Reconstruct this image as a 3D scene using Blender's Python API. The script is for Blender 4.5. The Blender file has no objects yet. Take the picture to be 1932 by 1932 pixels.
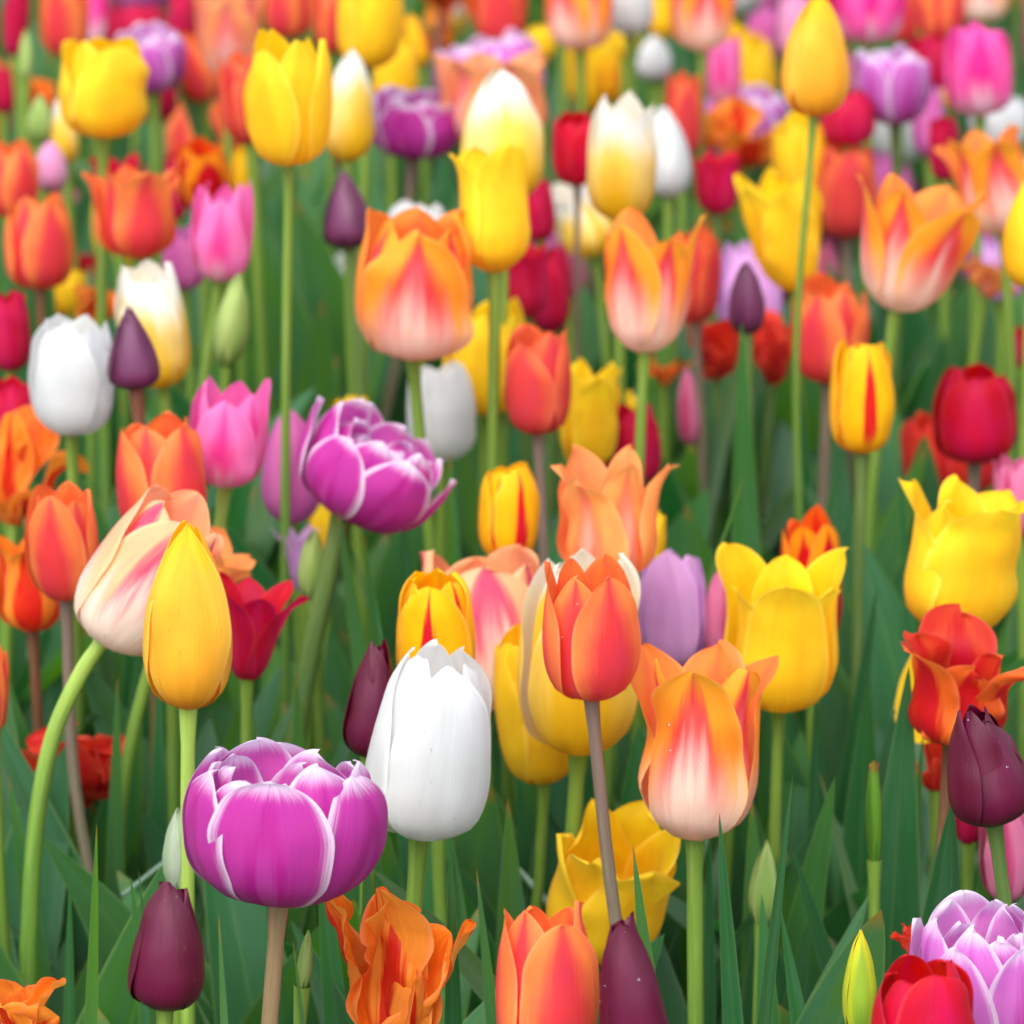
import bpy, math, random
import numpy as np
from mathutils import Vector, Matrix

# ------------------------------------------------------------------ camera, sky, sun
S = bpy.context.scene
COL = S.collection
FPX, CX, PITCH, CAMH = 8000.0, 966.0, math.radians(20.3), 1.23     # pixels are those of a 1932 px wide view
cd = bpy.data.cameras.new('camera'); cam = bpy.data.objects.new('camera', cd); COL.objects.link(cam)
cam.location = (0, 0, CAMH); cam.rotation_euler = (math.pi/2 - PITCH, 0, 0)
cd.sensor_width = 36; cd.lens = 36*FPX/1932; cd.clip_start = .05; cd.clip_end = 500
cd.dof.use_dof = True; cd.dof.focus_distance = 1.76; cd.dof.aperture_fstop = cd.lens/1000/0.0138
S.camera = cam
W = bpy.data.worlds.new('World'); S.world = W; W.use_nodes = True
wn = W.node_tree.nodes; bg = wn['Background']; sky = wn.new('ShaderNodeTexSky')
SUN_EL, SUN_ROT = math.radians(58), math.radians(200)
sky.sky_type = 'NISHITA'; sky.sun_disc = False; sky.sun_elevation = SUN_EL; sky.sun_rotation = SUN_ROT
sky.air_density = 1.0; sky.dust_density = 3.0; sky.ozone_density = 0.6
ovc = wn.new('ShaderNodeHueSaturation'); ovc.inputs['Saturation'].default_value = .55      # thin overcast
W.node_tree.links.new(sky.outputs[0], ovc.inputs['Color']); W.node_tree.links.new(ovc.outputs[0], bg.inputs[0]); bg.inputs[1].default_value = .15
sd = bpy.data.lights.new('sun', 'SUN'); sun = bpy.data.objects.new('sun', sd); COL.objects.link(sun)
sd.energy = 1.05; sd.angle = math.radians(50); sd.color = (1, .96, .9)
sv = Vector((math.sin(SUN_ROT)*math.cos(SUN_EL), math.cos(SUN_ROT)*math.cos(SUN_EL), math.sin(SUN_EL)))
sun.rotation_euler = sv.to_track_quat('Z', 'Y').to_euler()
S.view_settings.view_transform = 'Standard'; S.view_settings.look = 'None'
S.view_settings.exposure = 1.12; S.view_settings.gamma = 1; S.view_settings.use_curve_mapping = False
S.cycles.use_denoising = True; S.cycles.max_bounces = 7; S.cycles.transmission_bounces = 6
S.cycles.diffuse_bounces = 5; S.cycles.caustics_reflective = False; S.cycles.caustics_refractive = False

# ------------------------------------------------------------------ helpers
def lin(c):
    return tuple((x/255/12.92 if x/255 <= .04045 else ((x/255+.055)/1.055)**2.4) for x in c) + (1,)

class G:                                             # tiny node-graph writer
    def __init__(s, name):
        s.m = bpy.data.materials.new(name); s.m.use_nodes = True
        s.n = s.m.node_tree.nodes; s.l = s.m.node_tree.links
        for x in list(s.n): s.n.remove(x)
        s.out = s.n.new('ShaderNodeOutputMaterial')
    def put(s, sock, v):
        if isinstance(v, bpy.types.NodeSocket): s.l.new(v, sock)
        elif v is not None: sock.default_value = v
    def M(s, op, a, b=None, c=None, clamp=False):
        n = s.n.new('ShaderNodeMath'); n.operation = op; n.use_clamp = clamp
        for i, v in enumerate((a, b, c)): s.put(n.inputs[i], v)
        return n.outputs[0]
    def step(s, x, lo, hi):                          # smooth step, lo -> 0, hi -> 1 (lo may exceed hi)
        n = s.n.new('ShaderNodeMapRange'); n.interpolation_type = 'SMOOTHSTEP'
        inv = isinstance(lo, (int, float)) and isinstance(hi, (int, float)) and lo > hi
        if inv: lo, hi = hi, lo
        s.put(n.inputs['Value'], x); s.put(n.inputs['From Min'], lo); s.put(n.inputs['From Max'], hi)
        return s.M('SUBTRACT', 1.0, n.outputs[0]) if inv else n.outputs[0]
    def mix(s, f, a, b):
        n = s.n.new('ShaderNodeMix'); n.data_type = 'RGBA'
        s.put(n.inputs[0], f); s.put(n.inputs[6], a); s.put(n.inputs[7], b)
        return n.outputs[2]
    def vec(s, x, y, z):
        n = s.n.new('ShaderNodeCombineXYZ')
        for i, v in enumerate((x, y, z)): s.put(n.inputs[i], v)
        return n.outputs[0]
    def noise(s, v, scale=1, detail=2, rough=.5):
        n = s.n.new('ShaderNodeTexNoise'); s.put(n.inputs['Vector'], v)
        n.inputs['Scale'].default_value = scale; n.inputs['Detail'].default_value = detail
        n.inputs['Roughness'].default_value = rough
        return n.outputs[0]
    def uv(s):
        n = s.n.new('ShaderNodeUVMap'); n.uv_map = 'UVMap'
        q = s.n.new('ShaderNodeSeparateXYZ'); s.l.new(n.outputs[0], q.inputs[0])
        u = s.M('MULTIPLY_ADD', q.outputs[0], 2.0, -1.0)
        return u, q.outputs[1]
    def rnd(s):
        n = s.n.new('ShaderNodeObjectInfo'); return n.outputs['Random']
    def hsv(s, col, h=.5, sat=1.0, val=1.0):
        n = s.n.new('ShaderNodeHueSaturation'); s.put(n.inputs['Color'], col)
        s.put(n.inputs['Hue'], h); s.put(n.inputs['Saturation'], sat); s.put(n.inputs['Value'], val)
        return n.outputs[0]
    def thin(s, col, tcol, amt, rough, bump=None, bstr=.3, bdist=.001, spec=.4, sheen=0):
        p = s.n.new('ShaderNodeBsdfPrincipled'); t = s.n.new('ShaderNodeBsdfTranslucent')
        s.put(p.inputs['Base Color'], col); s.put(t.inputs['Color'], tcol)
        s.put(p.inputs['Roughness'], rough); p.inputs['Specular IOR Level'].default_value = spec
        p.inputs['Sheen Weight'].default_value = sheen
        if bump is not None:
            b = s.n.new('ShaderNodeBump'); b.inputs['Strength'].default_value = bstr
            b.inputs['Distance'].default_value = bdist; s.put(b.inputs['Height'], bump)
            s.l.new(b.outputs[0], p.inputs['Normal']); s.l.new(b.outputs[0], t.inputs['Normal'])
        x = s.n.new('ShaderNodeMixShader'); x.inputs[0].default_value = amt
        s.l.new(p.outputs[0], x.inputs[1]); s.l.new(t.outputs[0], x.inputs[2])
        s.l.new(x.outputs[0], s.out.inputs[0]); return s.m

def petal_mat(name, edge, mid, base, tip=None, inn=None, fw=.6, ft=1.1, f0=-1, b=.25, bs=.15, soft=.18,
              streak=.3, rim=None, t=.7, ts=.12, rough=.54, trans=.42, freq=7, spec=.28, vein=.08, core=None, sheen=.04):
    g = G(name); u, v = g.uv(); au = g.M('ABSOLUTE', u); r = g.rnd()
    r50 = g.M('MULTIPLY', r, 47.0)
    n1 = g.noise(g.vec(g.M('MULTIPLY', u, float(freq)*.8), g.M('MULTIPLY', v, 1.3), r50), 1, 3, .6)
    n2 = g.noise(g.vec(g.M('MULTIPLY', u, 34.0), g.M('MULTIPLY', v, 2.2), r50), 1, 2, .6)
    n3 = g.noise(g.vec(u, g.M('MULTIPLY', v, 2.0), r50), 1.6, 2, .5)
    j = g.M('MULTIPLY', g.M('SUBTRACT', n1, .5), float(streak*2))
    d = g.M('ADD', au, j)
    hw = g.M('MULTIPLY', g.M('SUBTRACT', 1.0, g.M('POWER', g.M('DIVIDE', v, ft), 1.8)), float(fw))
    x = g.M('SUBTRACT', hw, d)
    fm = g.step(x, -soft, soft)
    if f0 > 0: fm = g.M('MULTIPLY', fm, g.step(g.M('ADD', v, j), f0-.08, f0+.12))
    col = g.mix(fm, lin(edge), lin(mid))
    if core:                                          # pale fading band up the midrib
        cm = g.M('MULTIPLY', g.step(d, .30, .0), g.step(v, .92, .45))
        col = g.mix(g.M('MULTIPLY', cm, .8), col, lin(core))
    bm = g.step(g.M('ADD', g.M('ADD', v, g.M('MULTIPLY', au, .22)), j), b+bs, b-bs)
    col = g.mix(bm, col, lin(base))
    if tip:
        tm = g.step(g.M('ADD', g.M('SUBTRACT', v, g.M('MULTIPLY', au, -.10)), j), t-ts, t+ts)
        col = g.mix(tm, col, lin(tip))
    if inn:
        bk = g.n.new('ShaderNodeNewGeometry').outputs['Backfacing']
        ic = g.mix(g.step(v, .05, .35), lin(base), lin(inn))
        col = g.mix(g.M('MULTIPLY', bk, .8), col, ic)
    if rim:
        rd = g.M('MAXIMUM', au, g.M('MULTIPLY_ADD', v, 2.0, -1.0))
        rm = g.step(g.M('ADD', rd, g.M('MULTIPLY', g.M('SUBTRACT', n2, .5), .28)), .76, .99)
        col = g.mix(rm, col, lin(rim))
    if not rim: col = g.mix(g.M('MULTIPLY', g.step(au, .86, 1.0), .5), col, g.hsv(col, .5, .9, 1.22))
    # fine veins and slow mottling belong to the petal itself
    k = g.M('ADD', g.M('MULTIPLY', g.M('SUBTRACT', n2, .5), vein*2), g.M('MULTIPLY', g.M('SUBTRACT', n3, .5), .28))
    k = g.M('ADD', g.M('ADD', k, 1.0), g.M('MULTIPLY', g.M('SUBTRACT', r, .5), .08))
    col = g.hsv(col, g.M('MULTIPLY_ADD', g.M('SUBTRACT', n3, .5), .03, .5), 1.0, k)
    sp = g.noise(g.vec(g.M('MULTIPLY', u, 9.0), g.M('MULTIPLY', v, 11.0), r50), 1, 2, .6)
    col = g.mix(g.M('MULTIPLY', g.step(sp, .70, .76), .28), col, lin((150, 96, 60)))      # small bruises
    bump = g.M('ADD', g.M('MULTIPLY', n2, .6), g.M('MULTIPLY', n1, .8))
    return g.thin(col, col, trans, rough, bump, .35, .0012, spec, sheen)

O_ = dict
MATS = dict(
 yellow=O_(edge=(255,222,44), mid=(253,212,36), base=(236,190,30), inn=(255,212,10), fw=.6, b=.16, bs=.2),
 golden=O_(edge=(253,207,70), mid=(252,194,52), base=(238,160,10), tip=(253,204,30), inn=(255,196,0), fw=.8, b=.1, bs=.25, t=.85, streak=.12, vein=.04),
 white=O_(edge=(232,235,236), mid=(226,230,231), base=(214,213,184), inn=(236,237,232), b=.08, bs=.15, streak=.12, vein=.03, trans=.48),
 cream=O_(edge=(250,226,140), mid=(249,216,100), base=(246,198,24), tip=(244,244,238), inn=(246,240,220), b=.52, bs=.26, t=.76, ts=.14, streak=.14),
 lemon=O_(edge=(252,222,96), mid=(250,206,44), base=(244,194,24), tip=(246,244,232), inn=(246,240,220), b=.5, bs=.3, t=.90, ts=.10, streak=.16),
 coral=O_(edge=(250,144,76), mid=(228,68,76), base=(214,100,74), inn=(248,118,54), fw=.74, ft=1.16, b=.18, bs=.16, soft=.32, streak=.16),
 coralred=O_(edge=(240,118,74), mid=(226,72,74), base=(206,78,66), inn=(246,112,62), fw=.95, ft=1.2, b=.12, bs=.12, soft=.25, streak=.12),
 peach=O_(edge=(255,172,48), mid=(236,62,70), base=(250,236,216), inn=(253,140,66), core=(246,186,186), fw=.80, ft=1.04, b=.54, bs=.26, soft=.2, streak=.24),
 apricot=O_(edge=(250,170,92), mid=(244,130,88), base=(246,208,176), inn=(250,146,82), core=(248,190,170), fw=.5, ft=1.1, b=.32, bs=.22, streak=.3),
 palepeach=O_(edge=(246,200,150), mid=(226,84,122), base=(246,240,224), inn=(250,170,120), core=(244,236,232), fw=.66, ft=1.3, b=.60, bs=.2, soft=.16, streak=.4, freq=5),
 blush=O_(edge=(244,170,110), mid=(238,120,110), base=(244,212,200), inn=(250,160,110), core=(240,180,180), fw=.8, ft=1.1, b=.5, bs=.25, soft=.3, streak=.25),
 purple=O_(edge=(196,60,164), mid=(184,20,142), base=(150,34,100), inn=(214,100,190), rim=(240,226,246), core=(208,80,180), fw=.5, ft=.9, b=.06, bs=.14, streak=.3, vein=.10),
 orchid=O_(edge=(214,120,206), mid=(200,80,180), base=(150,30,110), inn=(226,150,214), rim=(242,230,248), fw=.5, ft=.9, b=.12, bs=.2, streak=.4, vein=.14),
 burgundy=O_(edge=(88,10,44), mid=(98,14,54), base=(66,4,28), inn=(104,6,40), b=.16, bs=.2, streak=.25, rough=.36, trans=.14, spec=.5, vein=.12, sheen=0),
 plum=O_(edge=(88,26,66), mid=(104,42,84), base=(70,6,38), inn=(90,10,60), b=.2, bs=.2, streak=.2, rough=.4, trans=.16, spec=.5),
 crimson=O_(edge=(208,8,72), mid=(214,30,92), base=(156,0,44), inn=(206,0,36), b=.16, bs=.16, streak=.25, fw=.5),
 red=O_(edge=(214,4,50), mid=(224,10,76), base=(150,0,40), inn=(206,0,10), b=.1, bs=.16, streak=.25, fw=.6),
 flame=O_(edge=(254,204,6), mid=(216,26,40), base=(236,178,30), inn=(254,196,0), fw=.26, ft=1.04, f0=.20, b=.12, soft=.045, streak=.16, freq=9),
 redflame=O_(edge=(255,160,10), mid=(206,6,30), base=(190,0,30), inn=(240,60,10), fw=1.0, ft=1.0, b=.1, soft=.07, streak=.5, freq=6),
 pink=O_(edge=(250,138,204), mid=(238,66,160), base=(238,208,220), inn=(246,104,184), fw=.5, ft=.95, b=.36, bs=.18, soft=.3, streak=.22),
 hotpink=O_(edge=(246,96,184), mid=(240,40,152), base=(240,222,234), inn=(246,80,170), fw=.6, ft=1.1, b=.42, bs=.2, soft=.2, streak=.25),
 mauve=O_(edge=(226,124,190), mid=(214,106,186), base=(196,112,170), inn=(224,130,200), b=.2, streak=.15),
 lilac=O_(edge=(234,184,238), mid=(224,172,228), base=(208,152,198), inn=(228,178,236), b=.1, streak=.15),
 rose=O_(edge=(230,134,176), mid=(206,62,120), base=(206,130,150), inn=(220,100,150), b=.15, streak=.25, fw=.4),
 palepink=O_(edge=(236,168,212), mid=(230,176,206), base=(226,196,200), inn=(236,170,200), b=.2, streak=.15),
 parrot=O_(edge=(250,156,52), mid=(224,50,20), base=(196,0,24), inn=(248,118,14), fw=.62, ft=1.1, b=.2, bs=.16, soft=.12, streak=.6, freq=5, vein=.2),
 scarlet=O_(edge=(240,110,40), mid=(208,24,20), base=(160,0,24), inn=(196,10,24), fw=.85, ft=1.05, b=.2, bs=.16, soft=.16, streak=.6, freq=5, vein=.2),
 ember=O_(edge=(230,62,42), mid=(222,50,44), base=(196,20,14), inn=(228,60,30), b=.2, streak=.4, vein=.14),
 bud=O_(edge=(168,192,110), mid=(142,172,88), base=(96,138,50), b=.2, bs=.2, streak=.2, trans=.2),
 palebud=O_(edge=(176,192,166), mid=(160,180,146), base=(120,156,96), b=.1, bs=.2, streak=.2, trans=.2),
 limebud=O_(edge=(190,200,40), mid=(150,182,52), base=(96,150,50), tip=(226,196,20), b=.2, bs=.25, t=.95, ts=.2, streak=.2, trans=.2),
 pod=O_(edge=(84,130,30), mid=(60,104,22), base=(90,130,40), tip=(170,70,50), b=.1, t=1.02, ts=.04, streak=.2, trans=.1),
)
MAT = {k: petal_mat(k+'_petal', **v) for k, v in MATS.items()}

def leaf_mat():
    g = G('leaf_green'); u, v = g.uv(); r = g.rnd(); au = g.M('ABSOLUTE', u); r50 = g.M('MULTIPLY', r, 91.0)
    n = g.noise(g.vec(g.M('MULTIPLY', u, 26.0), g.M('MULTIPLY', v, 1.6), r50), 1, 2, .6)
    n3 = g.noise(g.vec(u, g.M('MULTIPLY', v, 3.0), r50), 1.4, 3, .6)
    col = g.mix(g.step(r, .1, .9), lin((60,114,72)), lin((88,138,58)))
    col = g.mix(g.step(n3, .35, .75), col, lin((80,128,94)))
    col = g.mix(g.M('MULTIPLY', g.step(v, .35, .0), .8), col, lin((112,142,62)))
    col = g.mix(g.M('MULTIPLY', g.step(au, .9, 1.0), .55), col, lin((140,170,110)))
    col = g.mix(g.M('MULTIPLY', g.step(au, .07, .0), .25), col, lin((130,165,90)))
    col = g.mix(g.M('MULTIPLY', g.step(v, .965, 1.0), g.step(r, .5, .6)), col, lin((150,130,70)))
    k = g.M('ADD', g.M('MULTIPLY', g.M('SUBTRACT', n, .5), .24), 1.0)
    r2 = g.M('FRACT', g.M('MULTIPLY', r, 7.31))
    k = g.M('MULTIPLY', k, g.M('MULTIPLY_ADD', r2, .55, .72))
    col = g.hsv(col, .5, 1.05, k)
    tc = g.hsv(col, .478, 1.25, 1.5)
    return g.thin(col, tc, .42, g.M('MULTIPLY_ADD', n3, .2, .36), n, .2, .001, .5, .15)
LEAF = leaf_mat()

def stem_mat(name, top, low, k0=.35):
    g = G(name); u, v = g.uv(); r = g.rnd()
    n = g.noise(g.vec(g.M('MULTIPLY', u, 5.0), g.M('MULTIPLY', v, 5.0), g.M('MULTIPLY', r, 31.0)), 1, 3, .6)
    col = g.mix(g.step(g.M('ADD', v, g.M('MULTIPLY', g.M('SUBTRACT', n, .5), .3)), k0, .95), lin(low), lin(top))
    n4 = g.noise(g.vec(g.M('MULTIPLY', u, 16.0), g.M('MULTIPLY', v, 9.0), g.M('MULTIPLY', r, 57.0)), 1, 3, .7)
    col = g.mix(g.step(n4, .56, .74), col, lin((150, 160, 110)))
    col = g.hsv(col, .5, 1, g.M('MULTIPLY_ADD', n, .8, .6))
    p = g.n.new('ShaderNodeBsdfPrincipled'); g.put(p.inputs['Base Color'], col)
    p.inputs['Roughness'].default_value = .45
    p.inputs['Subsurface Weight'].default_value = .15; p.inputs['Subsurface Scale'].default_value = .002
    g.l.new(p.outputs[0], g.out.inputs[0]); return g.m
STEM = dict(g=stem_mat('stem_green', (116,148,56), (84,126,54)), l=stem_mat('stem_lime', (160,190,84), (104,144,56)),
            m=stem_mat('stem_mauve', (128,108,98), (88,118,66), .1), b=stem_mat('stem_tan', (150,124,92), (112,122,70), .1),
            r=stem_mat('stem_rust', (112,72,52), (92,110,50), .1), d=stem_mat('stem_olive', (92,120,60), (70,112,48), .1))
def drop_mat():
    g = G('water'); a = g.n.new('ShaderNodeBsdfTransparent'); b = g.n.new('ShaderNodeBsdfGlossy'); b.inputs['Roughness'].default_value = .08; x = g.n.new('ShaderNodeMixShader')
    x.inputs[0].default_value = .16; g.l.new(a.outputs[0], x.inputs[1]); g.l.new(b.outputs[0], x.inputs[2])
    g.l.new(x.outputs[0], g.out.inputs[0]); return g.m
WATER = drop_mat()
def soil_mat():
    g = G('soil'); c = g.n.new('ShaderNodeTexCoord').outputs['Object']
    a = g.noise(c, 9, 5, .6); b = g.noise(c, 120, 5, .7)
    col = g.mix(g.step(a, .3, .7), lin((84,68,50)), lin((112,92,72)))
    col = g.mix(g.step(b, .45, .7), col, lin((66,74,40)))
    p = g.n.new('ShaderNodeBsdfPrincipled'); g.put(p.inputs['Base Color'], col); p.inputs['Roughness'].default_value = .9
    bp = g.n.new('ShaderNodeBump'); bp.inputs['Distance'].default_value = .01; g.put(bp.inputs['Height'], b)
    g.l.new(bp.outputs[0], p.inputs['Normal']); g.l.new(p.outputs[0], g.out.inputs[0]); return g.m

def at(px, py, Y):                                   # the point at world depth Y seen at a pixel
    f = Vector((0, math.cos(PITCH), -math.sin(PITCH))); up = Vector((0, math.sin(PITCH), math.cos(PITCH)))
    d = f + Vector(((px-CX)/FPX, 0, 0)) + up*((CX-py)/FPX)
    return Vector((0, 0, CAMH)) + d*(Y/d.y)

def mesh(name, co, n, m, uv, mat, closed=False):      # grid mesh of n columns and m rows
    i = np.arange(m-1)[:, None]*n + np.arange(n-1)[None, :]
    q = np.stack([i, i+1, i+1+n, i+n], -1).reshape(-1, 4)
    me = bpy.data.meshes.new(name)
    me.vertices.add(len(co)); me.vertices.foreach_set('co', co.astype(np.float32).ravel())
    me.loops.add(q.size); me.loops.foreach_set('vertex_index', q.ravel().astype(np.int32))
    me.polygons.add(len(q)); me.polygons.foreach_set('loop_start', np.arange(0, q.size, 4, dtype=np.int32))
    me.polygons.foreach_set('loop_total', np.full(len(q), 4, dtype=np.int32))
    me.polygons.foreach_set('use_smooth', np.ones(len(q), dtype=bool))
    me.update(); me.validate()
    l = me.uv_layers.new(name='UVMap'); l.data.foreach_set('uv', uv[q.ravel()].astype(np.float32).ravel())
    me.materials.append(mat); return me

def link(name, me, parent=None, loc=None):
    o = bpy.data.objects.new(name, me); COL.objects.link(o)
    if parent: o.parent = parent
    if loc is not None: o.location = loc
    return o

PROF = dict(
 cup=[(0,.08),(.03,.50),(.11,.82),(.26,.97),(.50,1),(.76,.94),(1,.78)],
 barrel=[(0,.08),(.03,.50),(.12,.86),(.30,1),(.58,.99),(.82,.90),(.94,.76),(1,.62)],
 egg=[(0,.10),(.03,.50),(.11,.84),(.25,1),(.42,.99),(.62,.86),(.80,.62),(.93,.34),(1,.08)],
 cone=[(0,.10),(.03,.60),(.10,.92),(.2,1),(.42,.88),(.66,.62),(.88,.28),(1,.06)],
 bud=[(0,.10),(.03,.60),(.12,.92),(.27,1),(.5,.90),(.75,.66),(1,.30)],
 goblet=[(0,.08),(.03,.36),(.14,.68),(.34,.84),(.62,.90),(.84,.95),(1,1.06)],
 vase=[(0,.08),(.03,.42),(.14,.82),(.32,.94),(.6,.86),(.82,.88),(1,1.08)],
 lily=[(0,.10),(.04,.32),(.2,.50),(.5,.62),(.78,.82),(1,1.14)],
 bowl=[(0,.10),(.02,.35),(.09,.64),(.22,.86),(.42,.98),(.64,1.0),(.85,.95),(1,.82)],
 spindle=[(0,.30),(.06,.62),(.25,.95),(.45,1),(.7,.74),(.88,.40),(1,.05)],
 pod=[(0,.45),(.04,.62),(.3,.98),(.6,.98),(.85,.66),(.96,.5),(1,.62)])

def outline(v, a, b, vm=.45, w0=.5):
    t = np.clip((v-vm)/(1-vm), 0, 1)
    lo = w0+(1-w0)*np.sin(np.pi/2*np.clip(v/vm, 0, 1))
    return np.where(v < vm, lo, (1-t**a)**b)

def wob(rng, v, u, n=4, f=5):
    s = 0
    for k in range(n):
        s = s + math.sin(rng.random()*9)*np.sin(f*(k+1)*.6*v + rng.random()*6.28 + u*rng.uniform(-3, 3))/(k*.5+1)
    return s

def petal_cup(rng, R, L, prof, az, ang=62, ls=1, rs=1, opn=0, tip=(2.4, .55), n=13, m=18, ruf=.02,
              sgn=1, flat=1.0, edge=0, tipc=0, crease=.02, vm=.5):
    p = np.array(PROF[prof], float); zz = np.linspace(0, 1, 200)
    k = np.arange(len(p)); kk = np.linspace(0, len(p)-1, 240)
    pz = np.interp(kk, k, p[:, 0]); pr = np.interp(kk, k, p[:, 1])
    ker = np.hanning(45); ker /= ker.sum()
    padz = np.concatenate([2*pz[0]-pz[22:0:-1], pz, 2*pz[-1]-pz[-2:-24:-1]]); padr = np.concatenate([2*pr[0]-pr[22:0:-1], pr, 2*pr[-1]-pr[-2:-24:-1]])
    pz = np.convolve(padz, ker, 'valid'); pr = np.abs(np.convolve(padr, ker, 'valid'))
    cz, cr = pz*L*ls, pr*R*rs
    arc = np.concatenate([[0], np.cumsum(np.hypot(np.diff(cz), np.diff(cr)))]); arc /= arc[-1]
    s = np.linspace(0, 1, m); v = 1-(1-s)**1.7
    Z = np.interp(v, arc, cz); Rr = np.interp(v, arc, cr)
    u = np.linspace(-1, 1, n); U, V = np.meshgrid(u, v)
    w = outline(V, *tip, vm=vm)*(1+.035*wob(rng, V, U*0, f=9)*V)
    w = w*(1+.04*np.sign(U)*rng.uniform(-1, 1)*V)
    d = U*w*math.radians(ang)
    r = Rr[:, None]*(1+.04*U*sgn*np.minimum(1, V*3))
    r = r + R*(opn*V**2 + edge*np.abs(U)**3*w*V + tipc*np.clip((V-.72)/.28, 0, 1)**2)
    r = r - R*crease*np.exp(-(U/.14)**2)*np.minimum(1, V*4)*(1-V*.6)
    r = r + R*ruf*(np.abs(U)**2+V**4)*wob(rng, V, U, f=9) + R*.022*wob(rng, V, U, f=3)*V + R*.016*wob(rng, V, U*2, f=7)*V
    r = np.maximum(r, R*.02)
    t = r*np.sin(d); rad = r - r*(1-np.cos(d))*flat
    a = math.radians(az)
    z = Z[:, None] + L*.02*ruf/.02*np.abs(U)*wob(rng, V, U, f=7)*V**2*.35
    x = rad*math.cos(a)-t*math.sin(a); y = rad*math.sin(a)+t*math.cos(a)
    co = np.stack([x, y, z+0*x], -1).reshape(-1, 3)
    return co, n, m, np.stack([U*.5+.5, V], -1).reshape(-1, 2)

def ribbon(rng, az, ln, wd, e0, bend, twist=0, cup=.2, crump=0, n=9, m=16, r0=.0, p=1.4, tip=(2.0, .8), vm=.5, w0=.5, fold=0, side=0, wave=0):
    s = np.linspace(0, 1, m); s = 1-(1-s)**1.35
    th = e0+bend*s**p
    ds = np.diff(s, prepend=0)*ln
    ph = side*s**2
    R = r0+np.cumsum(np.sin(th)*ds*np.cos(ph)); Z = np.cumsum(np.cos(th)*ds); T0 = np.cumsum(np.sin(ph)*ds*.8)
    u = np.linspace(-1, 1, n); U, V = np.meshgrid(u, s)
    w = wd*.5*outline(V, *tip, vm=vm, w0=w0)*(1+.04*wob(rng, V, U*0, f=6))
    tw = (twist*V)
    # frame: tangent (radial plane), normal, side
    nr, nz = np.cos(th)[:, None], -np.sin(th)[:, None]     # outward normal of the ribbon
    c = (cup*(U**2) + fold*np.abs(U))*w
    off_t = U*w*np.cos(tw) + c*np.sin(tw)*-1; off_n = U*w*np.sin(tw) - c*np.cos(tw)
    off_n = off_n + wave*w*np.abs(U)*np.sin(V*9+rng.random()*6+U*1.5)
    if crump:
        off_n = off_n + crump*w*.55*(wob(rng, V, U*2, f=7))*(.3+np.abs(U)) + crump*w*.16*wob(rng, V, U*5, f=19)
        off_n = off_n + crump*w*.7*np.sign(np.sin(3*U+rng.random()*6))*np.abs(np.sin(3*U+5*V))*V*.5
        off_t = off_t*(1+crump*.25*wob(rng, V, U, f=8))*(1-np.clip(crump*1.1*(wob(rng, V+np.sign(U)*.3, U*0, f=23))*np.clip((V-.55)/.3, 0, 1)*np.abs(U), 0, .45))
    rad = R[:, None]+nr*off_n; z = Z[:, None]+nz*off_n; t = off_t+T0[:, None]
    if crump:
        z = z + crump*w*.3*wob(rng, V, U*2, f=6)
    a = az
    x = rad*math.cos(a)-t*math.sin(a); y = rad*math.sin(a)+t*math.cos(a)
    co = np.stack([x, y, z], -1).reshape(-1, 3)
    return co, n, m, np.stack([U*.5+.5, V], -1).reshape(-1, 2)

def tube(path, radii, n=10):
    P = [Vector(p) for p in path]; m = len(P); co = []; uv = []
    for i, p in enumerate(P):
        t = (P[min(i+1, m-1)]-P[max(i-1, 0)]).normalized()
        a = t.cross(Vector((0, 1, 0.01))).normalized(); b = a.cross(t)
        for k in range(n+1):
            q = 2*math.pi*k/n
            co.append(p+(a*math.cos(q)+b*math.sin(q))*radii[i]); uv.append((k/n, i/(m-1)))
    return np.array([tuple(c) for c in co]), n+1, m, np.array(uv)

def catmull(pts, k=7):
    P = [2*pts[0]-pts[1]]+pts+[2*pts[-1]-pts[-2]]; out = []
    for i in range(1, len(P)-2):
        for j in range(k):
            t = j/k; a, b, c, d = P[i-1:i+3]
            out.append(.5*((2*b)+(c-a)*t+(2*a-5*b+4*c-d)*t*t+(3*b-3*c+d-a)*t**3))
    return out+[pts[-1]]

_n = [0]
def drop(parent, p, nrm, r):
    k = 7; ph = np.linspace(0, math.pi, 5)
    co = []; uv = []
    for a in ph:
        for j in range(k+1):
            q = 2*math.pi*j/k; co.append((r*math.sin(a)*math.cos(q), r*math.sin(a)*math.sin(q), r*.6*math.cos(a))); uv.append((0, 0))
    R = Vector(nrm).to_track_quat('Z', 'Y').to_matrix()
    co = np.array(co) @ np.array(R).T + np.array(p)
    link('water_drop', mesh('water_drop', co, k+1, 5, np.array(uv, float), WATER), parent)

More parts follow.
